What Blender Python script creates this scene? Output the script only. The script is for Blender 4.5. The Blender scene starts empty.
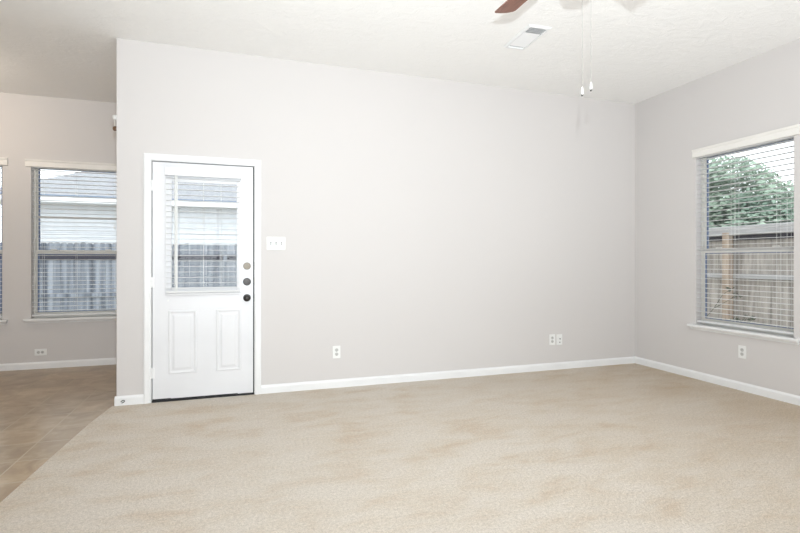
import bpy, bmesh, math, random
from mathutils import Vector, Matrix, noise
R = math.radians
sc = bpy.context.scene
COL = sc.collection

# ------------------------------------------------------------------ camera
CAM_YAW = 18.2
cam_d = bpy.data.cameras.new('camera')
cam = bpy.data.objects.new('camera', cam_d); COL.objects.link(cam)
cam.location = (0, 0, 1.2)
cam.rotation_euler = (R(90), 0, R(-CAM_YAW))
cam_d.sensor_width = 36.0
cam_d.lens = 36.0 * 484 / 800
cam_d.shift_y = -5.5 / 800
cam_d.clip_start = 0.02
sc.camera = cam

# ------------------------------------------------------------------ view
vs = sc.view_settings
vs.view_transform = 'Standard'; vs.look = 'None'; vs.gamma = 1; vs.use_curve_mapping = False
vs.exposure = 0.0

# ------------------------------------------------------------------ world: flat white overcast sky
w = bpy.data.worlds.new('overcast_sky'); sc.world = w; w.use_nodes = True
nt = w.node_tree; nt.nodes.clear()
wo = nt.nodes.new('ShaderNodeOutputWorld'); bg = nt.nodes.new('ShaderNodeBackground')
bg.inputs[0].default_value = (0.92, 0.965, 1.0, 1); bg.inputs[1].default_value = 2.6
nt.links.new(bg.outputs[0], wo.inputs[0])

# ------------------------------------------------------------------ lights
def area(name, loc, rot, sx, sy, power, color):
    l = bpy.data.lights.new(name, 'AREA'); l.shape = 'RECTANGLE'; l.size = sx; l.size_y = sy
    l.energy = power; l.color = color
    o = bpy.data.objects.new(name, l); COL.objects.link(o); o.location = loc; o.rotation_euler = rot
    return o
def point(name, loc, power, color, radius):
    l = bpy.data.lights.new(name, 'POINT'); l.energy = power; l.color = color; l.shadow_soft_size = radius
    o = bpy.data.objects.new(name, l); COL.objects.link(o); o.location = loc
    return o
WARM = (0.92, 0.965, 1.0)
# added fill light outside the made-up window behind the photographer
area('rear_fill_light', (-0.5, -2.78, 1.5), (R(90), 0, R(-8)), 3.4, 1.9, 76, WARM)
# photographer's flash above the camera
fl = bpy.data.lights.new('camera_flash', 'SPOT'); fl.energy = 425; fl.color = (0.865, 0.95, 1.0)
fl.shadow_soft_size = 0.014; fl.spot_size = R(140); fl.spot_blend = 1.0
flo = bpy.data.objects.new('camera_flash', fl); COL.objects.link(flo); flo.location = (0.03, -0.01, 1.44)
flo.rotation_euler = (R(90 + 20), 0, R(-21))
# added upward fill panel brightening the ceiling, in place of bounced flash
bf = area('bounce_fill_light', (1.3, -1.1, 0.6), (R(153), 0, R(-14)), 4.6, 1.8, 112, WARM); bf.data.spread = R(125)

# ------------------------------------------------------------------ materials
def srgb(r, g, b):
    f = lambda v: ((v / 255 + 0.055) / 1.055) ** 2.4 if v > 10 else v / 255 / 12.92
    return (f(r), f(g), f(b), 1)
def mat(name, col, rough=0.6, metal=0.0, spec=0.5):
    m = bpy.data.materials.new(name); m.use_nodes = True
    b = m.node_tree.nodes['Principled BSDF']
    b.inputs['Base Color'].default_value = col; b.inputs['Roughness'].default_value = rough
    b.inputs['Metallic'].default_value = metal; b.inputs['Specular IOR Level'].default_value = spec
    return m
def N(m, t, **kw):
    n = m.node_tree.nodes.new(t)
    for k, v in kw.items(): setattr(n, k, v)
    return n
def L(m, a, b): m.node_tree.links.new(a, b)
def coords(m, scale=(1, 1, 1)):
    tc = N(m, 'ShaderNodeTexCoord'); mp = N(m, 'ShaderNodeMapping'); mp.inputs['Scale'].default_value = scale
    L(m, tc.outputs['Object'], mp.inputs['Vector']); return mp.outputs[0]
def noise_tex(m, vec, scale, detail=4, rough=0.5, dist=0.0):
    n = N(m, 'ShaderNodeTexNoise'); n.inputs['Scale'].default_value = scale; n.inputs['Detail'].default_value = detail
    n.inputs['Roughness'].default_value = rough; n.inputs['Distortion'].default_value = dist
    L(m, vec, n.inputs['Vector']); return n.outputs['Fac']
def ramp(m, fac, stops):
    r = N(m, 'ShaderNodeValToRGB'); e = r.color_ramp.elements
    while len(e) < len(stops): e.new(0.5)
    for i, (p, c) in enumerate(stops): e[i].position = p; e[i].color = c
    L(m, fac, r.inputs[0]); return r.outputs[0]
def mixc(m, fac, a, b, mode='MIX'):
    n = N(m, 'ShaderNodeMix', data_type='RGBA', blend_type=mode)
    for i, v in ((0, fac), (6, a), (7, b)):
        if hasattr(v, 'node'): L(m, v, n.inputs[i])
        else: n.inputs[i].default_value = v
    return n.outputs[2]
def bump(m, h, strength, dist=0.01):
    b = N(m, 'ShaderNodeBump'); b.inputs['Strength'].default_value = strength; b.inputs['Distance'].default_value = dist
    L(m, h, b.inputs['Height']); L(m, b.outputs[0], m.node_tree.nodes['Principled BSDF'].inputs['Normal'])
def setc(m, c): L(m, c, m.node_tree.nodes['Principled BSDF'].inputs['Base Color'])
def textured(m, c1, c2, scale, sc3=(1, 1, 1), bs=0.0, dist=0.003, lo=.35, hi=.65):
    v = coords(m, sc3); n = noise_tex(m, v, scale)
    setc(m, ramp(m, n, [(lo, c1), (hi, c2)]))
    if bs: bump(m, n, bs, dist)
    return m

M = {}
M['wall'] = mat('greige_wall_paint', srgb(211, 207, 205), 0.75, spec=0.25)
v = coords(M['wall']); bump(M['wall'], noise_tex(M['wall'], v, 160, 3), 0.10, 0.002)
M['ceiling'] = mat('white_ceiling_texture', srgb(244, 243, 241), 0.85, spec=0.2)
v = coords(M['ceiling'], (1, 1.6, 1)); a_ = noise_tex(M['ceiling'], v, 7, 6, 0.65, 1.2)
bump(M['ceiling'], ramp(M['ceiling'], a_, [(0.42, (0, 0, 0, 1)), (0.6, (1, 1, 1, 1))]), 0.28, 0.006)
M['trim'] = textured(mat('white_trim_paint', srgb(234, 234, 234), 0.4), srgb(232, 232, 232), srgb(236, 236, 236), 5)
M['door'] = textured(mat('white_door_paint', srgb(226, 226, 228), 0.4), srgb(224, 224, 226), srgb(228, 228, 230), 3)
M['gasket'] = mat('dark_gap_rubber', srgb(38, 38, 40), 0.8)
M['reveal'] = mat('window_reveal_paint', srgb(211, 207, 205), 0.7)
M['vinyl'] = textured(mat('almond_window_frame', srgb(222, 219, 212), 0.45), srgb(218, 215, 208), srgb(226, 223, 216), 9)
M['slat'] = textured(mat('white_blind_slat', srgb(222, 222, 222), 0.5), srgb(219, 219, 219), srgb(225, 225, 225), 6, (1, 1, 8))
M['string'] = mat('white_blind_string', srgb(228, 228, 226), 0.8)
M['valance'] = textured(mat('cream_valance', srgb(234, 231, 226), 0.5), srgb(232, 229, 224), srgb(236, 233, 228), 4)
M['plastic'] = mat('white_plate_plastic', srgb(234, 234, 232), 0.35)
M['slot'] = mat('dark_socket_slot', srgb(70, 68, 66), 0.6)
M['slotgrey'] = mat('grey_socket_face', srgb(196, 195, 192), 0.4)
M['nickel'] = mat('satin_nickel', srgb(138, 130, 118), 0.5, 0.35)
M['bronze'] = mat('aged_dark_bronze', srgb(62, 59, 57), 0.4, 0.7)
M['steel'] = mat('threshold_aluminium', srgb(190, 190, 190), 0.4, 0.8)
M['vent'] = mat('white_vent_enamel', srgb(232, 232, 232), 0.5)
M['duct'] = mat('grey_duct_inside', srgb(120, 120, 120), 0.8)
M['opal'] = mat('frosted_lamp_glass', srgb(245, 240, 230), 0.4)
M['brownknob'] = mat('brown_knob', srgb(112, 82, 56), 0.45)
M['chain'] = mat('dull_metal_bead_chain', srgb(132, 130, 126), 0.5)
M['toggle'] = mat('grey_toggle_recess', srgb(105, 105, 104), 0.5)
M['blackwire'] = mat('black_cable', srgb(30, 28, 28), 0.6)
# thin window glass
g = bpy.data.materials.new('window_glass'); g.use_nodes = True; M['glass'] = g
M['spacer'] = mat('blue_grey_glazing_spacer', srgb(112, 126, 156), 0.5)
g.node_tree.nodes.clear()
go = N(g, 'ShaderNodeOutputMaterial'); gm = N(g, 'ShaderNodeMixShader'); gt = N(g, 'ShaderNodeBsdfTransparent'); gg = N(g, 'ShaderNodeBsdfGlossy')
fr = N(g, 'ShaderNodeFresnel'); fr.inputs[0].default_value = 1.3
gt.inputs[0].default_value = (0.97, 0.98, 0.98, 1); gg.inputs['Roughness'].default_value = 0.02
L(g, fr.outputs[0], gm.inputs[0]); L(g, gt.outputs[0], gm.inputs[1]); L(g, gg.outputs[0], gm.inputs[2]); L(g, gm.outputs[0], go.inputs[0])
# fan blade wood
m = M['blade'] = mat('walnut_fan_blade', srgb(120, 82, 68), 0.4)
v = coords(m, (1.5, 14, 6)); n_ = noise_tex(m, v, 5, 6, 0.6, 0.6)
setc(m, ramp(m, n_, [(0.3, srgb(104, 68, 56)), (0.7, srgb(136, 94, 78))]))
# carpet
m = M['carpet'] = mat('beige_cut_pile_carpet', srgb(212, 200, 184), 0.95, spec=0.05)
v = coords(m); vs_ = coords(m, (1.0, 2.2, 1))
patch = noise_tex(m, vs_, 2.1, 6, 0.66, 0.3)
base = ramp(m, patch, [(0.30, srgb(208, 190, 170)), (0.46, srgb(217, 206, 192)), (0.58, srgb(221, 212, 201))])
big = noise_tex(m, v, 0.55, 2)
base = mixc(m, ramp(m, big, [(0.42, (0, 0, 0, 1)), (0.62, (.4, .4, .4, 1))]), base, srgb(217, 209, 199))
# worn, browner strip towards the window wall
sx = N(m, 'ShaderNodeSeparateXYZ'); L(m, v, sx.inputs[0])
mr = N(m, 'ShaderNodeMapRange'); mr.inputs[1].default_value = 1.8; mr.inputs[2].default_value = 4.4
mr.inputs[3].default_value = 0.0; mr.inputs[4].default_value = 0.6; L(m, sx.outputs[0], mr.inputs[0])
wn = noise_tex(m, vs_, 1.1, 4, 0.6)
mm = N(m, 'ShaderNodeMath', operation='MULTIPLY'); L(m, mr.outputs[0], mm.inputs[0])
wr = ramp(m, wn, [(0.38, (1, 1, 1, 1)), (0.62, (.35, .35, .35, 1))]); L(m, wr, mm.inputs[1])
base = mixc(m, mm.outputs[0], base, srgb(190, 166, 134))
fine = noise_tex(m, v, 150, 3, 0.7)
mid = noise_tex(m, v, 60, 5, 0.8)
spk = mixc(m, 0.5, fine, mid)
spk = ramp(m, spk, [(0.38, (.72, .71, .69, 1)), (0.60, (1.10, 1.10, 1.10, 1))])
setc(m, mixc(m, 1.0, base, spk, 'MULTIPLY'))
bump(m, mid, 0.6, 0.02)
# tile
m = M['tile'] = mat('brown_ceramic_tile', srgb(150, 122, 96), 0.28)
v = coords(m); mp = v.node; mp.inputs['Location'].default_value = (1.285 + 0.325 * 20, -4.14 + 0.325 * 40, 0)
br = N(m, 'ShaderNodeTexBrick'); br.offset = 0.0; br.squash = 1.0
L(m, v, br.inputs['Vector']); br.inputs['Scale'].default_value = 1.0
br.inputs['Brick Width'].default_value = 0.325; br.inputs['Row Height'].default_value = 0.325
br.inputs['Mortar Size'].default_value = 0.0045; br.inputs['Mortar Smooth'].default_value = 0.2; br.inputs['Bias'].default_value = 0
br.inputs['Color1'].default_value = (.9, .9, .9, 1); br.inputs['Color2'].default_value = (1.06, 1.06, 1.06, 1); br.inputs['Mortar'].default_value = (1, 1, 1, 1)
v2 = coords(m); t1 = noise_tex(m, v2, 5.5, 5, 0.6, 0.8)
tc_ = ramp(m, t1, [(0.32, srgb(146, 122, 94)), (0.5, srgb(162, 139, 110)), (0.68, srgb(180, 160, 134))])
tc_ = mixc(m, 1.0, tc_, br.outputs['Color'], 'MULTIPLY')
setc(m, mixc(m, br.outputs['Fac'], tc_, srgb(190, 178, 160)))
rr = N(m, 'ShaderNodeMapRange'); rr.inputs[3].default_value = 0.3; rr.inputs[4].default_value = 0.9; L(m, br.outputs['Fac'], rr.inputs[0])
L(m, rr.outputs[0], m.node_tree.nodes['Principled BSDF'].inputs['Roughness'])
inv = N(m, 'ShaderNodeMath', operation='SUBTRACT'); inv.inputs[0].default_value = 1.0; L(m, br.outputs['Fac'], inv.inputs[1])
bump(m, inv.outputs[0], 0.35, 0.003)
# exterior
M['fence'] = textured(mat('weathered_grey_fence_board', srgb(120, 128, 140), 0.85), srgb(84, 92, 104), srgb(158, 165, 176), 2.0, (4, 4, .15), 0.3)
M['fencewarm'] = textured(mat('weathered_tan_fence_board', srgb(176, 168, 160), 0.85), srgb(150, 144, 138), srgb(196, 189, 182), 3.0, (7, 7, .7), 0.3)
M['post'] = textured(mat('tan_fence_post', srgb(184, 166, 150), 0.85), srgb(166, 148, 132), srgb(198, 182, 166), 3.0, (7, 7, .7), 0.2)
M['darkrail_and_shade'] = mat('dark_rail_and_shadow_strip', srgb(62, 62, 72), 0.9)  # dark rail of the grey fence, and painted shadow on the plank fence
M['rail'] = textured(mat('pale_weathered_rail', srgb(180, 179, 180), 0.85), srgb(168, 167, 168), srgb(194, 193, 194), 3.0, (1, 1, 8), 0.2)
M['siding'] = textured(mat('pale_blue_grey_siding', srgb(226, 229, 233), 0.7), srgb(222, 226, 230), srgb(231, 233, 237), 4)
M['fascia'] = mat('white_fascia_paint', srgb(245, 247, 250), 0.5)
M['gutter'] = mat('blue_grey_drip_edge', srgb(135, 150, 172), 0.5)
M['shingle'] = textured(mat('grey_roof_shingles', srgb(150, 151, 155), 0.9), srgb(138, 140, 145), srgb(164, 165, 168), 9, (1, 1, 5))
M['soil'] = textured(mat('dry_yard_ground', srgb(150, 140, 122), 0.95), srgb(134, 128, 104), srgb(172, 162, 146), 2.5)
M['leaf'] = textured(mat('hazy_green_leaves', srgb(134, 156, 140), 0.7), srgb(112, 136, 120), srgb(170, 187, 168), 1.2)
M['bark'] = textured(mat('grey_brown_bark', srgb(110, 98, 86), 0.9), srgb(92, 80, 70), srgb(130, 118, 104), 12, (1, 1, .3), .4)
M['weed'] = mat('dark_dry_weed', srgb(84, 88, 74), 0.9)

# ------------------------------------------------------------------ mesh helpers
def box(bm, x0, x1, y0, y1, z0, z1):
    v = [bm.verts.new((x, y, z)) for z in (z0, z1) for y in (y0, y1) for x in (x0, x1)]
    for f in ((0, 2, 3, 1), (4, 5, 7, 6), (0, 1, 5, 4), (2, 6, 7, 3), (0, 4, 6, 2), (1, 3, 7, 5)):
        bm.faces.new([v[i] for i in f])
    return v
def cyl(bm, p0, p1, r0, r1=None, n=12, caps=True):
    r1 = r0 if r1 is None else r1
    p0, p1 = Vector(p0), Vector(p1); d = (p1 - p0).normalized()
    u = d.orthogonal().normalized(); w_ = d.cross(u)
    A = [bm.verts.new(p0 + (u * math.cos(t) + w_ * math.sin(t)) * r0) for t in [2 * math.pi * i / n for i in range(n)]]
    B = [bm.verts.new(p1 + (u * math.cos(t) + w_ * math.sin(t)) * r1) for t in [2 * math.pi * i / n for i in range(n)]]
    for i in range(n): bm.faces.new((A[i], A[(i + 1) % n], B[(i + 1) % n], B[i]))
    if caps: bm.faces.new(A[::-1]); bm.faces.new(B)
def lathe(bm, prof, c=(0, 0, 0), axis='Z', n=32):
    rings = []
    for r, h in prof:
        ring = []
        for i in range(n):
            t = 2 * math.pi * i / n; a, b = max(r, 1e-4) * math.cos(t), max(r, 1e-4) * math.sin(t)
            p = {'Z': (a, b, h), 'Y': (a, h, b), 'X': (h, a, b)}[axis]
            ring.append(bm.verts.new(Vector(p) + Vector(c)))
        rings.append(ring)
    for A, B in zip(rings, rings[1:]):
        for i in range(n): bm.faces.new((A[i], A[(i + 1) % n], B[(i + 1) % n], B[i]))
    bm.faces.new(rings[0][::-1]); bm.faces.new(rings[-1])
def obj(name, bm, m, parent=None, bevel=0.0, smooth=False, loc=None):
    bmesh.ops.recalc_face_normals(bm, faces=bm.faces)
    me = bpy.data.meshes.new(name); bm.to_mesh(me); bm.free()
    me.materials.append(m)
    if smooth:
        for p in me.polygons: p.use_smooth = True
    o = bpy.data.objects.new(name, me); COL.objects.link(o)
    if parent: o.parent = parent
    if loc: o.location = loc
    if bevel:
        b = o.modifiers.new('bevel', 'BEVEL'); b.width = bevel; b.segments = 2; b.limit_method = 'ANGLE'
    if smooth:
        mod = o.modifiers.new('edge_split', 'EDGE_SPLIT'); mod.split_angle = R(40)
    return o
def boxes(name, lst, m, parent=None, bevel=0.0):
    bm = bmesh.new()
    for b in lst: box(bm, *b)
    return obj(name, bm, m, parent, bevel)
def struct(o): o['kind'] = 'structure'; return o
def empty(name, loc=(0, 0, 0), rz=0):
    o = bpy.data.objects.new(name, None); COL.objects.link(o); o.location = loc; o.rotation_euler = (0, 0, rz); o.empty_display_size = .1
    return o
def tag(o, label, cat, group=None):
    o['label'] = label; o['category'] = cat
    if group: o['group'] = group
    return o
def dup(root, loc=None, rz=None):
    r = root.copy(); COL.objects.link(r)
    if loc is not None: r.location = loc
    if rz is not None: r.rotation_euler = (0, 0, rz)
    for ch in list(root.children):
        c = ch.copy(); COL.objects.link(c); c.parent = r
        for g_ in list(ch.children):
            d = g_.copy(); COL.objects.link(d); d.parent = c
    return r

# ------------------------------------------------------------------ room numbers (metres)
YB = 4.55            # long wall with the door
XR = 4.41            # window wall
YN = 6.42            # far wall of the nook
XC = -0.98           # outside corner where the nook begins
XL = -4.60           # far side of the kitchen end
YR = -2.60           # wall behind the photographer
H = 3.05
T = 0.16
WZ0, WZ1 = 0.555, 2.305
W1 = (-2.232, -1.285)             # nook window (x range)
W2 = (-3.40, -2.485)             # second nook window
W3 = (2.822, 3.757)              # window wall opening (y range)
DX0, DX1, DZ = -0.717, 0.114, 2.05

def wall_y(name, x0, x1, y0, y1, holes):      # wall running along x with rectangular holes (x0,x1,z0,z1)
    lst = []; cur = x0
    for hx0, hx1, hz0, hz1 in sorted(holes):
        lst.append((cur, hx0, y0, y1, 0, H))
        if hz0 > 0: lst.append((hx0, hx1, y0, y1, 0, hz0))
        lst.append((hx0, hx1, y0, y1, hz1, H)); cur = hx1
    lst.append((cur, x1, y0, y1, 0, H))
    return struct(boxes(name, lst, M['wall']))
wall_y('wall_back', XC, XR + T, YB, YB + T, [(DX0 - .02, DX1 + .02, 0, DZ + .02)])
wall_y('wall_nook', XL - T, XC, YN, YN + T, [(*W2, WZ0 - .03, WZ1), (*W1, WZ0 - .03, WZ1)])
struct(boxes('wall_nook_side', [(XC, XC + T, YB + T, YN + T, 0, H)], M['wall']))
struct(boxes('wall_right', [(XR, XR + T, YR - T, W3[0], 0, H), (XR, XR + T, W3[0], W3[1], 0, WZ0 - .03),
      (XR, XR + T, W3[0], W3[1], WZ1, H), (XR, XR + T, W3[1], YB, 0, H)], M['wall']))
struct(boxes('wall_left', [(XL - T, XL, YR, YN, 0, H)], M['wall']))
RW = (-2.2, 1.2, 0.55, 2.45)
wall_y('wall_rear', XL - T, XR, YR - T, YR, [RW])
struct(boxes('ceiling', [(XL - T, XR + T, YR - T, YN + T, H, H + .12)], M['ceiling']))

# floor: tile on the kitchen side, carpet on the living side, seam line almost along y
seam = [(-1.30, YR), (-1.22, 0.0), (-1.155, 2.2), (-1.135, 2.9), (-1.095, 3.6), (-1.062, 4.12), (-1.01, YB), (XC, YB + .02)]
def slab(name, poly, z0, z1, m):
    bm = bmesh.new(); A = [bm.verts.new((x, y, z0)) for x, y in poly]; B = [bm.verts.new((x, y, z1)) for x, y in poly]
    n = len(poly)
    for i in range(n): bm.faces.new((A[i], A[(i + 1) % n], B[(i + 1) % n], B[i]))
    bm.faces.new(A[::-1]); bm.faces.new(B)
    return struct(obj(name, bm, m))
slab('floor_tile', [(XL, YR), (XR, YR), (XR, YB + T), (XC, YB + T), (XC, YN), (XL, YN)], -0.10, -0.008, M['tile'])
slab('floor_carpet', [(XR, YR)] + [(XR, YB), (DX1, YB), (DX1, YB + .03), (DX0, YB + .03), (DX0, YB)] + [p for p in seam[::-1][1:]], -0.0075, 0.0, M['carpet'])

# baseboards: small ogee profile swept along straight runs
BH, BT = 0.078, 0.013
def baseboard(name, p0, p1, nrm, z=0.0):
    prof = [(0, 0), (BT, 0), (BT, BH * .72), (BT * .8, BH * .84), (BT * .45, BH * .92), (BT * .35, BH), (0, BH)]
    p0, p1, nn = Vector((*p0, z)), Vector((*p1, z)), Vector((*nrm, 0))
    bm = bmesh.new(); A = [bm.verts.new(p0 + nn * a + Vector((0, 0, b))) for a, b in prof]
    B = [bm.verts.new(p1 + nn * a + Vector((0, 0, b))) for a, b in prof]; n = len(prof)
    for i in range(n): bm.faces.new((A[i], A[(i + 1) % n], B[(i + 1) % n], B[i]))
    bm.faces.new(A[::-1]); bm.faces.new(B)
    return struct(obj(name, bm, M['trim']))
baseboard('baseboard_back', (DX1 + .06, YB), (XR, YB), (0, -1))
baseboard('baseboard_back_short', (XC - BT, YB), (DX0 - .055, YB), (0, -1))
baseboard('baseboard_right', (XR, YR), (XR, YB), (-1, 0))
baseboard('baseboard_nook', (XL, YN), (XC, YN), (0, -1), -.008)
baseboard('baseboard_nook_side', (XC, YB), (XC, YN), (-1, 0), -.008)
baseboard('baseboard_left', (XL, YR), (XL, YN), (1, 0), -.008)
baseboard('baseboard_rear', (XL, YR), (XR, YR), (0, 1), -.008)

# ------------------------------------------------------------------ windows (built in local axes: x along wall, y outward)
def window(name, loc, rz, wd):
    r = struct(empty(name, loc, rz)); h0, h1 = WZ0, WZ1
    e = .0
    boxes('reveal', [(-.002, .006, .001, .085, h0, h1), (wd - .006, wd + .002, .001, .085, h0, h1), (0, wd, .001, .085, h1 - .006, h1 + .002)], M['reveal'], r)
    f = .022
    boxes('window_frame', [(0, f, .078, .13, h0, h1), (wd - f, wd, .078, .13, h0, h1), (f, wd - f, .078, .13, h0, h0 + f), (f, wd - f, .095, .15, h1 - f, h1)], M['vinyl'], r, .003)
    zm = 1.325
    s = .019
    def sash(nm, y0, y1, z0, z1, top, bot):
        o = boxes(nm, [(f, f + s, y0, y1, z0, z1), (wd - f - s, wd - f, y0, y1, z0, z1), (f + s, wd - f - s, y0, y1, z0, z0 + bot), (f + s, wd - f - s, y0, y1, z1 - top, z1)], M['vinyl'], r, .003)
        bm = bmesh.new(); ym = (y0 + y1) / 2; box(bm, f + s - .004, wd - f - s + .004, ym - .002, ym + .002, z0 + bot - .004, z1 - top + .004)
        obj('glass', bm, M['glass'], o)
        g0, g1, k0, k1, q = f + s, wd - f - s, z0 + bot, z1 - top, .015
        boxes('glass_spacer', [(g0, g0 + q, ym - .005, ym + .005, k0, k1), (g1 - q, g1, ym - .005, ym + .005, k0, k1), (g0, g1, ym - .005, ym + .005, k0, k0 + .006), (g0, g1, ym - .005, ym + .005, k1 - .006, k1)], M['spacer'], o)
        return o
    lo = sash('lower_sash', .080, .098, h0 + f, zm, .045, .04)
    sash('upper_sash', .104, .122, zm - .04, h1 - f, .03, .035)
    for x in (.2, wd - .2):
        boxes('sash_lock', [(x - .03, x + .03, .066, .082, zm, zm + .012)], M['vinyl'], lo, .002)
    # stool and the moulding under it
    bm = bmesh.new(); box(bm, -.055, wd + .05, -.05, -.0005, h0 - .022, h0); box(bm, 0, wd, -.001, .085, h0 - .022, h0)
    obj('window_sill', bm, M['trim'], r, .004)
    bm = bmesh.new()
    prof = [(-.0005, h0 - .022), (-.032, h0 - .022), (-.028, h0 - .032), (-.018, h0 - .040), (-.014, h0 - .052), (-.0005, h0 - .052)]
    A = [bm.verts.new((-.038, a, b)) for a, b in prof]; B = [bm.verts.new((wd + .036, a, b)) for a, b in prof]
    for i in range(6): bm.faces.new((A[i], A[(i + 1) % 6], B[(i + 1) % 6], B[i]))
    bm.faces.new(A[::-1]); bm.faces.new(B)
    obj('sill_moulding', bm, M['trim'], r)
    return r
window('window_1', (W1[0], YN, 0), 0, W1[1] - W1[0])
window('window_2', (W2[0], YN, 0), 0, W2[1] - W2[0])
window('window_3', (XR, W3[1], 0), R(-90), W3[1] - W3[0])

# unseen rear window frame, added to let the fill light in
r = struct(empty('added_rear_window'))
x0, x1, z0, z1 = RW
boxes('window_frame', [(x0, x0 + .05, YR - .14, YR - .06, z0, z1), (x1 - .05, x1, YR - .14, YR - .06, z0, z1), (x0, x1, YR - .14, YR - .06, z0, z0 + .05),  # frame of the added, unseen rear window
      (x0, x1, YR - .14, YR - .06, z1 - .05, z1), ((x0 + x1) / 2 - .025, (x0 + x1) / 2 + .025, YR - .14, YR - .06, z0 + .05, z1 - .05)], M['vinyl'], r, .003)

# ------------------------------------------------------------------ blinds (local: x along wall, y negative into the room)
def slats_mesh(bm, x0, x1, yc, depth, zs, tilt=0.0, th=.0028):
    for z in zs:
        pts = []
        for k in range(5):
            t = k / 4 - .5
            pts.append((yc + t * depth * math.cos(tilt), z + t * depth * math.sin(tilt) + (.25 - t * t) * .006))
        T_ = [[bm.verts.new((x, y, zz + th / 2)) for y, zz in pts] for x in (x0, x1)]
        B_ = [[bm.verts.new((x, y, zz - th / 2)) for y, zz in pts] for x in (x0, x1)]
        for k in range(4):
            bm.faces.new((T_[0][k], T_[1][k], T_[1][k + 1], T_[0][k + 1])); bm.faces.new((B_[0][k + 1], B_[1][k + 1], B_[1][k], B_[0][k]))
        bm.faces.new((T_[0][0], B_[0][0], B_[1][0], T_[1][0])); bm.faces.new((T_[0][4], T_[1][4], B_[1][4], B_[0][4]))
        for e_ in (0, 1): bm.faces.new(T_[e_] + B_[e_][::-1])
def blind(loc, rz, wd, label, odd=None, cords=(.12, .5, .88), wand=None, tass=None, ext=.045):
    r = tag(empty('window_blind', loc, rz), label, 'window blind', 'faux wood blinds on the windows')
    # crown-shaped valance with returns, proud of the wall
    zt, zb = 2.335, 2.252
    prof = [(-.001, zb), (-.016, zb + .003), (-.016, zt - .026), (-.022, zt - .016), (-.025, zt), (-.001, zt)]
    bm = bmesh.new(); A = [bm.verts.new((-ext, a, b)) for a, b in prof]; B = [bm.verts.new((wd + .045, a, b)) for a, b in prof]
    for i in range(6): bm.faces.new((A[i], A[(i + 1) % 6], B[(i + 1) % 6], B[i]))
    bm.faces.new(A[::-1]); bm.faces.new(B)
    obj('valance', bm, M['valance'], r)
    boxes('head_rail', [(.006, wd - .006, .012, .062, 2.245, 2.295)], M['slat'], r, .002)
    zs = []; z = 2.222
    while z > .625:
        if odd is None or abs(z - odd) > .02: zs.append(z)
        z -= .048
    bm = bmesh.new(); slats_mesh(bm, .009, wd - .009, .037, .05, zs); obj('slats', bm, M['slat'], r)
    if odd:
        bm = bmesh.new(); slats_mesh(bm, .009, wd - .009, .037, .05, [min((2.222 -   .048 * k for k in range(40)), key=lambda q: abs(q - odd))], R(-22))
        obj('tilted_slat', bm, M['slat'], r)
    boxes('bottom_rail', [(.009, wd - .009, .013, .061, .578, .598)], M['slat'], r, .003)
    for f in cords:
        bm = bmesh.new()
        for y in (.0115, .0625): cyl(bm, (f * wd, y, .598), (f * wd, y, 2.245), .0011, n=5)
        obj('ladder_cord', bm, M['string'], r)
    if wand is not None:
        bm = bmesh.new(); cyl(bm, (wand, .006, 1.50), (wand, .006, 2.22), .004, n=8); cyl(bm, (wand, .006, 1.46), (wand, .006, 1.50), .006, .005, n=8)
        obj('tilt_wand', bm, M['string'], r)
    if tass is not None:
        bm = bmesh.new(); cyl(bm, (tass, .006, 1.62), (tass, .006, 2.22), .0012, n=5); cyl(bm, (tass, .006, 1.57), (tass, .006, 1.62), .008, .004, n=10)
        obj('pull_cord', bm, M['string'], r)
    return r
blind((W1[0], YN, 0), 0, W1[1] - W1[0], 'open white slat blind on the nook window beside the wall corner', odd=1.69, cords=(.12, .46, .88), wand=.045, tass=.83)
blind((W2[0], YN, 0), 0, W2[1] - W2[0], 'white slat blind on the second nook window, cut off by the edge of the photo', cords=(.12, .5, .88))
blind((XR, W3[1], 0), R(-90), W3[1] - W3[0], 'open white slat blind on the big window with the tree and fence view', odd=1.30, cords=(.11, .40, .44, .84, .93), ext=.02)

# ------------------------------------------------------------------ door
d = struct(empty('door_1', (DX0, YB, 0)))
WD = DX1 - DX0
boxes('door_jamb', [(-.02, -.002, 0, T, 0, DZ + .018), (WD + .002, WD + .02, 0, T, 0, DZ + .018), (-.002, WD + .002, 0, T, DZ + .002, DZ + .018),
                    (-.002, .012, .055, .08, .02, DZ), (WD - .012, WD + .002, .055, .08, .02, DZ), (0, WD, .055, .08, DZ - .012, DZ + .002)], M['trim'], d)
boxes('weather_strip', [(.0, .008, .046, .055, .02, DZ), (WD - .0085, WD + .001, .020, .055, .02, DZ), (0, WD, .046, .055, DZ - .008, DZ + .0)], M['gasket'], d)
def casing(bm, pts_in, wdt):     # mitred U casing round the opening
    prof = [(0, 0), (0, -.010), (wdt * .25, -.015), (wdt * .8, -.017), (wdt, -.013), (wdt, 0)]
    path = [(-.006, 0), (-.006, DZ + .006), (WD + .006, DZ + .006), (WD + .006, 0)]
    dirs = [(-1, 0), (-1, 1), (1, 1), (1, 0)]
    rings = []
    for (x, z), (dx, dz) in zip(path, dirs):
        rings.append([bm.verts.new((x + dx * a, b - .0005, z + dz * a)) for a, b in prof])
    for A, B in zip(rings, rings[1:]):
        for i in range(6): bm.faces.new((A[i], A[(i + 1) % 6], B[(i + 1) % 6], B[i]))
    bm.faces.new(rings[0][::-1]); bm.faces.new(rings[-1])
bm = bmesh.new(); casing(bm, None, .054); obj('door_casing', bm, M['trim'], d)
boxes('threshold', [(0, WD, -.006, T, .0, .012)], M['gasket'], d)
boxes('threshold_plate', [(0, WD, .055, T + .03, .012, .020)], M['steel'], d)
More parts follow.
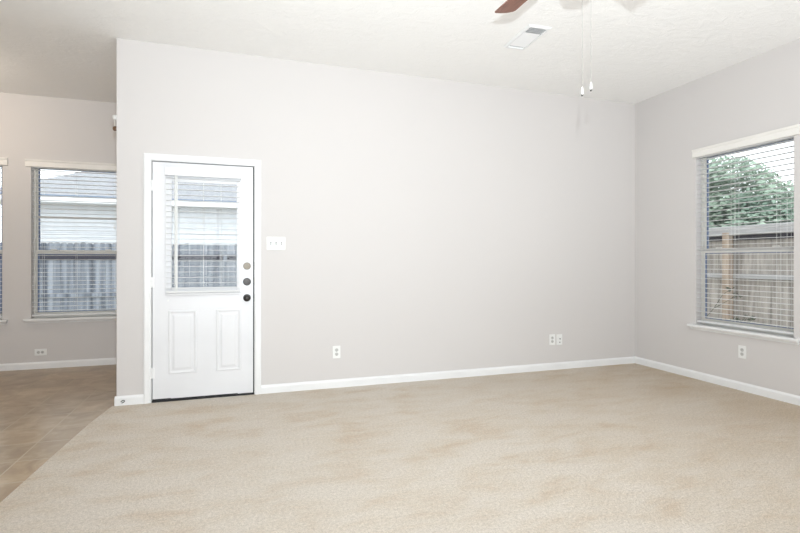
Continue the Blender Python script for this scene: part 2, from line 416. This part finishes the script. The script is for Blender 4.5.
# slab: front face y=.004, back .048. glass opening lx
S0, S1 = .005, WD - .009
GX0, GX1, GZ0, GZ1 = .147, .690, .965, 1.885
F0, F1 = .004, .046
slab_b = boxes('door_slab', [(S0, GX0, F0, F1, .026, DZ - .006), (GX1, S1, F0, F1, .017, DZ - .006), (GX0, GX1, F0, F1, GZ1, DZ - .006), (GX0, GX1, F0, F1, .022, GZ0)], M['door'], d)
# glass unit with its raised moulding
gf = [(GX0 - .045, GX0 + .008), (GX1 - .008, GX1 + .045)]
lite = boxes('lite_frame', [(gf[0][0], gf[0][1], -.008, F0, GZ0 - .045, GZ1 + .03), (gf[1][0], gf[1][1] - .01, -.008, F0, GZ0 - .045, GZ1 + .03),
       (gf[0][1], gf[1][0], -.008, F0, GZ0 - .045, GZ0 + .008), (gf[0][1], gf[1][0], -.008, F0, GZ1 - .008, GZ1 + .03)], M['door'], d, .004)
boxes('glass', [(GX0 - .002, GX1 + .002, .022, .028, GZ0 - .002, GZ1 + .002)], M['glass'], lite)
boxes('sill_ledge', [(.108, .712, -.018, -.008, .905, .922)], M['door'], lite, .003)
for x in (.125, .700):
    bm = bmesh.new(); cyl(bm, (x, F0 - .008, .862), (x, F0, .862), .007, n=12); obj('blind_clip', bm, M['plastic'], d)
# two raised panels
for px0, px1 in ((.125, .355), (.509, .718)):
    z0, z1 = .230, .776
    bm = bmesh.new()
    # ring moulding + raised field
    def ring(i, y, bm=bm): return [bm.verts.new(p) for p in ((px0 + i, y, z0 + i), (px1 - i, y, z0 + i), (px1 - i, y, z1 - i), (px0 + i, y, z1 - i))]
    rs = [ring(0, F0 + .001), ring(.004, F0 - .006), ring(.013, F0 - .007), ring(.024, F0 - .0008), ring(.034, F0 - .0008), ring(.052, F0 - .006)]
    for A, B in zip(rs, rs[1:]):
        for i in range(4): bm.faces.new((A[i], A[(i + 1) % 4], B[(i + 1) % 4], B[i]))
    bm.faces.new(rs[-1])
    obj('raised_panel', bm, M['door'], d)
for z in (1.84, 1.02, .25):
    bm = bmesh.new(); cyl(bm, (-.001, -.006, z - .045), (-.001, -.006, z + .045), .0065, n=12); box(bm, -.0045, .022, -.0005, F0, z - .045, z + .045)
    obj('hinge', bm, M['trim'], d)
boxes('bottom_sweep', [(S0, S1, F0 + .002, F1 - .002, .010, .026)], M['gasket'], d)
# locks
kx = .052 - DX0
def rosette(z, m, r_, out, nm, kids):
    bm = bmesh.new(); lathe(bm, [(r_, F0), (r_, F0 - .006), (r_ * .86, F0 - .012), (r_ * .3, F0 - .013)], (kx, 0, z), 'Y', 28)
    o = obj(nm, bm, m, d, smooth=True); kids(o, z); return o
def thumb(o, z):
    bm = bmesh.new(); cyl(bm, (kx, F0 - .012, z), (kx, F0 - .022, z), .009, n=14)
    v_ = box(bm, kx - .018, kx + .018, F0 - .034, F0 - .02, z - .005, z + .005)
    bmesh.ops.rotate(bm, verts=v_, cent=(kx, 0, z), matrix=Matrix.Rotation(R(-40), 3, 'Y'))
    obj('thumb_turn', bm, M['nickel'], o)
def thumb2(o, z):
    bm = bmesh.new(); cyl(bm, (kx, F0 - .012, z), (kx, F0 - .020, z), .012, n=14); box(bm, kx - .004, kx + .004, F0 - .034, F0 - .018, z - .015, z + .015)
    obj('thumb_turn', bm, M['bronze'], o)
def ball(o, z):
    bm = bmesh.new(); lathe(bm, [(.012, F0 - .011), (.012, F0 - .03), (.022, F0 - .036), (.028, F0 - .048), (.027, F0 - .058), (.018, F0 - .066), (.004, F0 - .068)], (kx, 0, z), 'Y', 28)
    obj('door_knob', bm, M['bronze'], o, smooth=True)
rosette(1.155, M['nickel'], .033, 0, 'nickel_deadbolt', thumb)['label'] = 'polished nickel thumb-turn deadbolt'
rosette(1.014, M['bronze'], .034, 0, 'bronze_deadbolt', thumb2)['label'] = 'dark bronze deadbolt rosette'
rosette(0.870, M['bronze'], .033, 0, 'knob_rosette', ball)['label'] = 'dark bronze knob and rosette'
boxes('strike_plate', [(WD + .0005, WD + .0025, .004, .040, 1.12, 1.19), (WD + .0005, WD + .0025, .004, .040, .98, 1.05), (WD + .0005, WD + .0025, .004, .040, .835, .905)], M['bronze'], d)

# blind mounted on the door face
r = tag(empty('door_blind', (DX0, YB, 0)), 'small white slat blind mounted on the window of the white entry door', 'window blind')
bx0, bx1 = .110, .710
boxes('valance', [(bx0 - .003, bx1 + .006, -.052, -.046, 1.925, 2.0), (bx0 - .003, bx0 + .003, -.046, .0, 1.925, 2.0), (bx1, bx1 + .006, -.046, .0, 1.925, 2.0)], M['door'], r, .002)
boxes('head_rail', [(bx0 + .004, bx1 - .001, -.044, -.001, 1.935, 1.972)], M['slat'], r)
bm = bmesh.new(); zs = [1.905 - .047 * k for k in range(21)]
slats_mesh(bm, bx0 + .003, bx1 - .001, -.026, .036, zs); obj('slats', bm, M['slat'], r)
boxes('bottom_rail', [(bx0 + .003, bx1 - .001, -.044, -.010, .928, .944)], M['slat'], r, .002)
for x in (bx0 + .068, bx0 + .30, bx0 + .442, bx1 - .01):
    bm = bmesh.new()
    for y in (-.0455, -.0068): cyl(bm, (x, y, .944), (x, y, 1.935), .0012, n=5)
    obj('ladder_cord', bm, M['string'], r)
boxes('ladder_tape', [(bx0 + .078, bx0 + .096, -.0475, -.0465, .944, 1.94)], M['string'], r)
bm = bmesh.new(); cyl(bm, (bx0 + .078, -.055, 1.00), (bx0 + .078, -.055, 1.95), .0045, n=8)
cyl(bm, (bx0 + .078, -.055, 1.948), (bx0 + .078, -.045, 1.948), .002, n=6); obj('tilt_wand', bm, M['string'], r)
bm = bmesh.new(); cyl(bm, (bx0 + .088, -.050, 1.05), (bx0 + .088, -.050, 1.93), .0013, n=5); cyl(bm, (bx0 + .088, -.050, 1.01), (bx0 + .088, -.050, 1.05), .006, .003, n=8)
obj('pull_cord', bm, M['string'], r)

# ------------------------------------------------------------------ electrical plates (local: x along the wall, -y into the room)
def plate_root(name, loc, rz, w_, h_, label, cat, group=None):
    r = tag(empty(name, loc, rz), label, cat, group)
    boxes('cover_plate', [(-w_ / 2, w_ / 2, -.006, -.0003, -h_ / 2, h_ / 2)], M['plastic'], r, .002)
    return r
def duplex(loc, rz, label, turned=False):
    r = plate_root('wall_outlet', loc, rz, .115 if turned else .073, .073 if turned else .117, label, 'outlet')
    for s in (-1, 1):
        c = (s * .0195, 0) if turned else (0, s * .0195)
        bm = bmesh.new(); lathe(bm, [(.0165, -.006), (.0165, -.0078), (.015, -.0082)], (c[0], 0, c[1]), 'Y', 20)
        o = obj('socket', bm, M['slotgrey'], r)
        sl = []
        for t in (-1, 1):
            x, z = (c[0], c[1] + t * .006) if turned else (c[0] + t * .006, c[1] + .002)
            a_, b_ = (.0042, .0012) if turned else (.0012, .0042)
            sl.append((x - a_, x + a_, -.0088, -.0080, z - b_, z + b_))
        x, z = (c[0] - .009, c[1]) if turned else (c[0], c[1] - .009)
        sl.append((x - .002, x + .002, -.0088, -.0080, z - .002, z + .002))
        boxes('slots', sl, M['slot'], o)
    bm = bmesh.new(); cyl(bm, (0, -.006, 0), (0, -.0075, 0), .003, n=10); obj('plate_screw', bm, M['plastic'], r)
    return r
duplex((.862, YB, .337), 0, 'white duplex outlet low on the long wall, alone midway between door and corner')
duplex((3.262, YB, .333), 0, 'white outlet on the long wall touching the cable plate, nearer the door')
duplex((XR, 3.265, .358), R(-90), 'white duplex outlet under the window with the tree view')
duplex((-2.134, YN, .177), 0, 'white outlet mounted sideways above the nook baseboard', turned=True)
r = plate_root('cable_plate', (3.355, YB, .330), 0, .073, .117, 'white cable jack plate with dark holes close to the room corner', 'wall plate')
bm = bmesh.new(); cyl(bm, (.004, -.006, .008), (.004, -.016, .008), .0055, n=12); obj('coax_jack', bm, M['slot'], r)
boxes('phone_jack', [(-.002, .010, -.0075, -.006, -.036, -.026)], M['slot'], r)
r = plate_root('light_switch', (.305, YB, 1.360), 0, .163, .117, 'white three-toggle light switch plate beside the entry door', 'light switch')
for x in (-.046, 0, .046):
    bm = bmesh.new(); box(bm, x - .0055, x + .0055, -.0075, -.006, -.0125, .0125); o = obj('toggle_slot', bm, M['toggle'], r)
    bm = bmesh.new(); v_ = box(bm, x - .0038, x + .0038, -.018, -.007, -.004, .004)
    bmesh.ops.rotate(bm, verts=v_, cent=(x, -.006, 0), matrix=Matrix.Rotation(R(25), 3, 'X')); obj('toggle', bm, M['slotgrey'], o)

# cable stub poking out of the baseboard beside the corner
bm = bmesh.new()
pts = [Vector((-.945, YB - BT - .0003, .032)), Vector((-.938, YB - .024, .040)), Vector((-.925, YB - .028, .047)), Vector((-.914, YB - .025, .040)), (Vector((-.924, YB - .023, .028))), Vector((-.938, YB - .026, .024))]
for a_, b_ in zip(pts, pts[1:]): cyl(bm, a_, b_, .0032, n=8)
tag(obj('cable_stub', bm, M['blackwire']), 'short curled black cable stub sticking out of the white baseboard', 'cable')

# ------------------------------------------------------------------ ceiling register
r = tag(empty('ceiling_vent', (2.245, 3.475, H), R(-2)), 'white rectangular air register on the ceiling beyond the fan', 'vent')
vw, vl = .102, .208
bm = bmesh.new()
def vring(a_, b_, z): return [bm.verts.new(p) for p in ((-a_, -b_, z), (a_, -b_, z), (a_, b_, z), (-a_, b_, z))]
rs = [vring(vw, vl, -.0005), vring(vw, vl, -.004), vring(vw - .012, vl - .012, -.014), vring(vw - .026, vl - .026, -.014), vring(vw - .030, vl - .030, -.0008)]
for A, B in zip(rs, rs[1:]):
    for i in range(4): bm.faces.new((A[i], A[(i + 1) % 4], B[(i + 1) % 4], B[i]))
obj('vent_frame', bm, M['vent'], r)
boxes('duct_opening', [(-vw + .03, vw - .03, -vl + .03, vl - .03, -.0014, -.0006)], M['duct'], r)
bm = bmesh.new()
for k in range(15):
    y = -vl + .045 + k * .0215
    tl = R(-14) if k > 3 else R(50)
    hw = .0118
    v_ = box(bm, -vw + .03, vw - .03, y - hw, y + hw, -.0095, -.0085)
    bmesh.ops.rotate(bm, verts=v_, cent=(0, y, -.009), matrix=Matrix.Rotation(tl, 3, 'X'))
obj('louvers', bm, M['vent'], r)

# ------------------------------------------------------------------ ceiling fan
FX, FY, FZ = 1.457, 1.837, 2.63
fan = tag(empty('ceiling_fan', (FX, FY, H)), 'brown-bladed ceiling fan with two pull chains hanging from the white ceiling', 'ceiling fan')
zf = FZ - H
bm = bmesh.new(); lathe(bm, [(.035, -.075), (.055, -.06), (.068, -.02), (.07, -.0005)], n=32); obj('canopy', bm, M['bronze'], fan, smooth=True)
bm = bmesh.new(); cyl(bm, (0, 0, -.26), (0, 0, -.06), .0125, n=16); obj('downrod', bm, M['bronze'], fan, smooth=True)
bm = bmesh.new(); lathe(bm, [(.03, -.25), (.075, -.265), (.105, -.30), (.11, -.345), (.10, -.385), (.07, -.405), (.02, -.41)], n=40); obj('motor_housing', bm, M['bronze'], fan, smooth=True)
bm = bmesh.new(); lathe(bm, [(.04, -.41), (.066, -.415), (.072, -.45), (.072, -.565), (.058, -.592), (.01, -.60)], n=32); sw = obj('switch_housing', bm, M['bronze'], fan, smooth=True)
def blade_mesh():
    bm = bmesh.new(); up, dn = [], []
    prof = [(.185, -.046), (.25, -.051), (.45, -.058), (.606, -.061), (.620, -.052), (.636, -.020), (.640, .020), (.640, .050), (.634, .060), (.45, .057), (.25, .051), (.185, .046)]
    for x, y in prof:
        x *= .978; up.append(bm.verts.new((x, y, .0035))); dn.append(bm.verts.new((x, y, -.0035)))
    bm.faces.new(up); bm.faces.new(dn[::-1]); n = len(prof)
    for i in range(n): bm.faces.new((up[i], dn[i], dn[(i + 1) % n], up[(i + 1) % n]))
    return bm
b0 = obj('fan_blade', blade_mesh(), M['blade'], fan)
bm = bmesh.new(); box(bm, .085, .19, -.014, .014, -.010, -.005); box(bm, .17, .25, -.032, .032, -.0085, -.004)
ir = obj('blade_iron', bm, M['bronze'], b0)
A0 = 92.0
for k in range(5):
    if k == 0: o = b0
    else:
        o = b0.copy(); COL.objects.link(o); o.parent = fan; i2 = ir.copy(); COL.objects.link(i2); i2.parent = o
    o.location = (0, 0, zf + .0); o.rotation_euler = (R(-9), 0, R(A0 + 72 * k)); o.rotation_mode = 'XYZ'
def chain(dx, dy, zb):
    z0 = -.575
    bm = bmesh.new(); cyl(bm, (dx, dy, zb - H + .035), (dx, dy, z0 + .01), .0007, n=6)
    z = zb - H + .035
    while z < z0:
        bmesh.ops.create_icosphere(bm, subdivisions=1, radius=.0013, matrix=Matrix.Translation((dx, dy, z))); z += .0075
    c = obj('pull_chain', bm, M['chain'], fan)
    bm = bmesh.new(); lathe(bm, [(.002, zb - H + .036), (.004, zb - H + .030), (.0056, zb - H + .008), (.004, zb - H + .002)], (dx, dy, 0), n=14); f_ = obj('chain_fob', bm, M['plastic'], c, smooth=True)
    bm = bmesh.new(); lathe(bm, [(.0045, zb - H + .003), (.0042, zb - H - .003), (.002, zb - H - .006)], (dx, dy, 0), n=14); obj('fob_tip', bm, M['bronze'], c, smooth=True)
chain(.018, -.004, 1.955)
chain(.055, -.018, 1.977)

# small fixture on the nook side wall just past the corner
r = tag(empty('wall_fixture', (XC, 4.75, 2.44)), 'tiny white fixture over a brown knob peeping past the wall corner', 'wall fixture')
bm = bmesh.new(); cyl(bm, (-.0005, 0, 0), (-.035, 0, 0), .012, n=14); obj('bracket_arm', bm, M['plastic'], r)
bm = bmesh.new(); lathe(bm, [(.014, -.018), (.02, -.010), (.022, .006), (.020, .018), (.012, .022)], (-.052, 0, 0), n=20); obj('white_cap', bm, M['plastic'], r, smooth=True)
bm = bmesh.new(); cyl(bm, (-.056, 0, -.075), (-.056, 0, -.017), .004, n=10); obj('hanging_rod', bm, M['vinyl'], r)
bm = bmesh.new(); lathe(bm, [(.006, -.115), (.018, -.110), (.024, -.095), (.020, -.080), (.006, -.074)], (-.050, 0, 0), n=20); obj('brown_knob', bm, M['brownknob'], r, smooth=True)

# nook ceiling light (its glow shows on the ceiling)
r = tag(empty('ceiling_light', (-2.88, 5.35, H)), 'round frosted flush ceiling light in the breakfast nook', 'ceiling light')
bm = bmesh.new(); lathe(bm, [(.14, -.03), (.15, -.02), (.15, -.0005)], n=32); obj('base_plate', bm, M['nickel'], r, smooth=True)
em = mat('glowing_lamp_glass', srgb(255, 240, 215), 0.4); eb = em.node_tree.nodes['Principled BSDF']
eb.inputs['Emission Color'].default_value = (1, .72, .42, 1); eb.inputs['Emission Strength'].default_value = 4
bm = bmesh.new(); lathe(bm, [(.02, -.11), (.08, -.095), (.12, -.065), (.135, -.03)], n=32); obj('glass_bowl', bm, em, r, smooth=True)
point('nook_lamp_light', (-2.88, 5.35, H - .2), 20, (1, .87, .73), 0.10)

# ------------------------------------------------------------------ outside
GZ = -0.18
struct(boxes('ground', [(-40, 40, -20, YR - T, GZ - .1, GZ), (-40, XL - T, YR - T, 40, GZ - .1, GZ), (XR + T, 40, YR - T, 40, GZ - .1, GZ), (XL - T, XR + T, YN + T, 40, GZ - .1, GZ), (XC + T, XR + T, YB + T, YN + T, GZ - .1, GZ)], M['soil']))

def fence(label, loc, rz, length, top, mat_b, pick=.140, dog=True, rails=(), posts=(), seed=1, cap=None, front_posts=True):
    # local x along the fence, -y towards the house
    random.seed(seed)
    r = tag(empty('wooden_fence', loc, rz), label, 'fence')
    bm = bmesh.new(); x = 0
    while x < length:
        h = top + random.uniform(-.012, .012); y = random.uniform(-.003, .003); a_, b_ = x + .003, x + pick - .003
        if dog:
            pr = [(a_, GZ), (b_, GZ), (b_, h - .035), (b_ - .035, h), (a_ + .035, h), (a_, h - .035)]
        else: pr = [(a_, GZ), (b_, GZ), (b_, h), (a_, h)]
        A = [bm.verts.new((p, y, q)) for p, q in pr]; B = [bm.verts.new((p, y + .018, q)) for p, q in pr]; n = len(pr)
        for i in range(n): bm.faces.new((A[i], A[(i + 1) % n], B[(i + 1) % n], B[i]))
        bm.faces.new(A[::-1]); bm.faces.new(B); x += pick
    obj('fence_boards', bm, mat_b, r)
    for z0, z1, dep, rm in rails: boxes('fence_rail_or_shade_strip', [(0, length, -.004 - dep, -.004, z0, z1)], M[rm], r, .004)
    for px in posts: boxes('fence_post', [(px - .045, px + .045, -.135 if not dog else -.10, -.042, GZ, top - .02)], M['post'] if not dog else mat_b, r, .004)
    return r
fence('grey dog-eared picket fence across the yard behind the nook and door', (-16, 14, 0), 0, 30, 1.66, M['fence'], rails=((1.24, 1.37, .038, 'darkrail_and_shade'), (.30, .39, .038, 'fence')), posts=[1.2 + 2.4 * k for k in range(12)], seed=2)
fence('weathered plank fence with a heavy top rail outside the tree-view window', (6.30, 12.0, 0), R(-90), 14, 1.60, M['fencewarm'], dog=False, rails=((1.54, 1.66, .12, 'rail'), (1.475, 1.539, .03, 'darkrail_and_shade'), (.97, 1.03, .05, 'rail'), (.10, .19, .04, 'rail')), posts=[.75 + 2.15 * k for k in range(7)], seed=3)  # dark strip below the top rail is added to imitate its shadow

# neighbour's house
h = tag(empty('neighbor_house', (-6.4, 16.9, GZ)), 'pale sided house with a grey hip roof behind the picket fence', 'house')
bm = bmesh.new()
hw_, hd = 15.0, 9.0
box(bm, 0, hw_, 0.02, hd, 0, 3.09)
for k in range(22):      # lap siding courses
    z = k * .14
    vs4 = [bm.verts.new(p) for p in ((0, .02, z + .14), (hw_, .02, z + .14), (hw_, -.004, z), (0, -.004, z))]; bm.faces.new(vs4)
    vs4 = [bm.verts.new(p) for p in ((0, -.004, z), (hw_, -.004, z), (hw_, .02, z), (0, .02, z))]; bm.faces.new(vs4)
obj('siding', bm, M['siding'], h)
o_ = .55; ez = 3.10
bm = bmesh.new(); box(bm, -o_, hw_ + o_, -o_, hd + o_, ez - .02, ez); obj('soffit', bm, M['fascia'], h)
boxes('fascia', [(-o_ - .02, hw_ + o_ + .02, -o_ - .02, -o_, ez - .02, ez + .17), (-o_ - .02, -o_, -o_, hd + o_, ez - .02, ez + .17)], M['fascia'], h)
boxes('drip_edge', [(-o_ - .05, hw_ + o_ + .05, -o_ - .05, -o_ - .02, ez + .155, ez + .19)], M['gutter'], h)
bm = bmesh.new(); p = .52; hh = (hd / 2 + o_); z0 = ez + .17
c = [(-o_ - .03, -o_ - .03, z0), (hw_ + o_ + .03, -o_ - .03, z0), (hw_ + o_ + .03, hd + o_, z0), (-o_ - .03, hd + o_, z0), (-o_ + hh, hd / 2, z0 + hh * p), (hw_ + o_ - hh, hd / 2, z0 + hh * p)]
V_ = [bm.verts.new(q) for q in c]
for f_ in ((0, 1, 5, 4), (1, 2, 5), (2, 3, 4, 5), (3, 0, 4), (3, 2, 1, 0)): bm.faces.new([V_[i] for i in f_])
obj('hip_roof', bm, M['shingle'], h)

# tree beyond the side fence
def tree(loc, blobs, n, leaf, label, seed, trunk_h, name='leafy_tree'):
    random.seed(seed)
    r = tag(empty(name, loc), label, 'tree')
    bm = bmesh.new(); cyl(bm, (0, 0, 0), (.1, .05, trunk_h), .16, .10, n=10)
    for bx, by, bz, br_ in blobs: cyl(bm, (.1, .05, trunk_h * .75), (bx, by, bz), .06, .02, n=6)
    obj('trunk', bm, M['bark'], r)
    bm = bmesh.new()
    tot = sum(b[3] ** 2 for b in blobs)
    for bx, by, bz, br_ in blobs:
        for _ in range(int(n * br_ ** 2 / tot)):
            q = Vector((random.gauss(0, 1), random.gauss(0, 1), random.gauss(0, 1))).normalized() * br_ * (random.random() ** .35)
            q.z *= .8
            if noise.noise((q + Vector((bx, by, bz))) * 1.6) < -.42: continue
            c = Vector((bx, by, bz)) + q
            u = Vector((random.gauss(0, 1), random.gauss(0, 1), random.gauss(0, .6))).normalized(); w_ = u.orthogonal().normalized()
            s = leaf * random.uniform(.6, 1.3)
            bm.faces.new([bm.verts.new(c + a_) for a_ in (-u * s, w_ * s * .45, u * s, -w_ * s * .45)])
    obj('foliage', bm, M['leaf'], r)
    return r
tree((9.6, 7.6, GZ), [(0, 0, 2.7, 1.1), (-.3, .9, 2.9, 1.0), (.2, -.9, 2.2, .9), (0, 1.7, 2.4, .9), (0, -1.8, 1.8, .75), (-.4, .3, 1.9, 1.0), (-.2, -1.1, 1.8, .8), (-.2, 1.4, 1.7, .9), (0, -2.6, 1.5, .6)],
     42000, .07, 'hazy green leafy tree rising over the plank fence outside the window', 5, 2.0)

# dry weeds growing against the side fence
def weed(loc, hgt, seed, label):
    random.seed(seed); bm = bmesh.new()
    def grow(p, d_, l, r_, lv):
        q = p + d_ * l; cyl(bm, p, q, r_, r_ * .7, n=5)
        if lv == 0:
            for _ in range(4):
                u = Vector((random.gauss(0, 1), random.gauss(0, 1), random.gauss(0, 1))).normalized(); w_ = u.orthogonal().normalized()
                bm.faces.new([bm.verts.new(q + a_) for a_ in (Vector(), u * .035 + w_ * .012, u * .07, u * .035 - w_ * .012)])
            return
        for _ in range(2 if lv < 3 else 3):
            e = (d_ + Vector((random.uniform(-.9, .9), random.uniform(-.9, .9), random.uniform(0, .5)))).normalized(); grow(q, e, l * .62, r_ * .65, lv - 1)
    grow(Vector(), Vector((0, 0, 1)), hgt * .45, .009, 3)
    o = obj('dry_weed', bm, M['weed'], None); o.location = loc; return tag(o, label, 'plant', 'weeds by the side fence')
weed((5.55, 4.02, GZ), .75, 1, 'short dark bushy weed in front of the plank fence')
weed((5.60, 4.75, GZ), 1.15, 2, 'tall thin weed reaching past the middle rail of the plank fence')
weed((5.62, 3.35, GZ), 1.25, 4, 'tall twiggy weed against the plank fence farthest from the fence post')
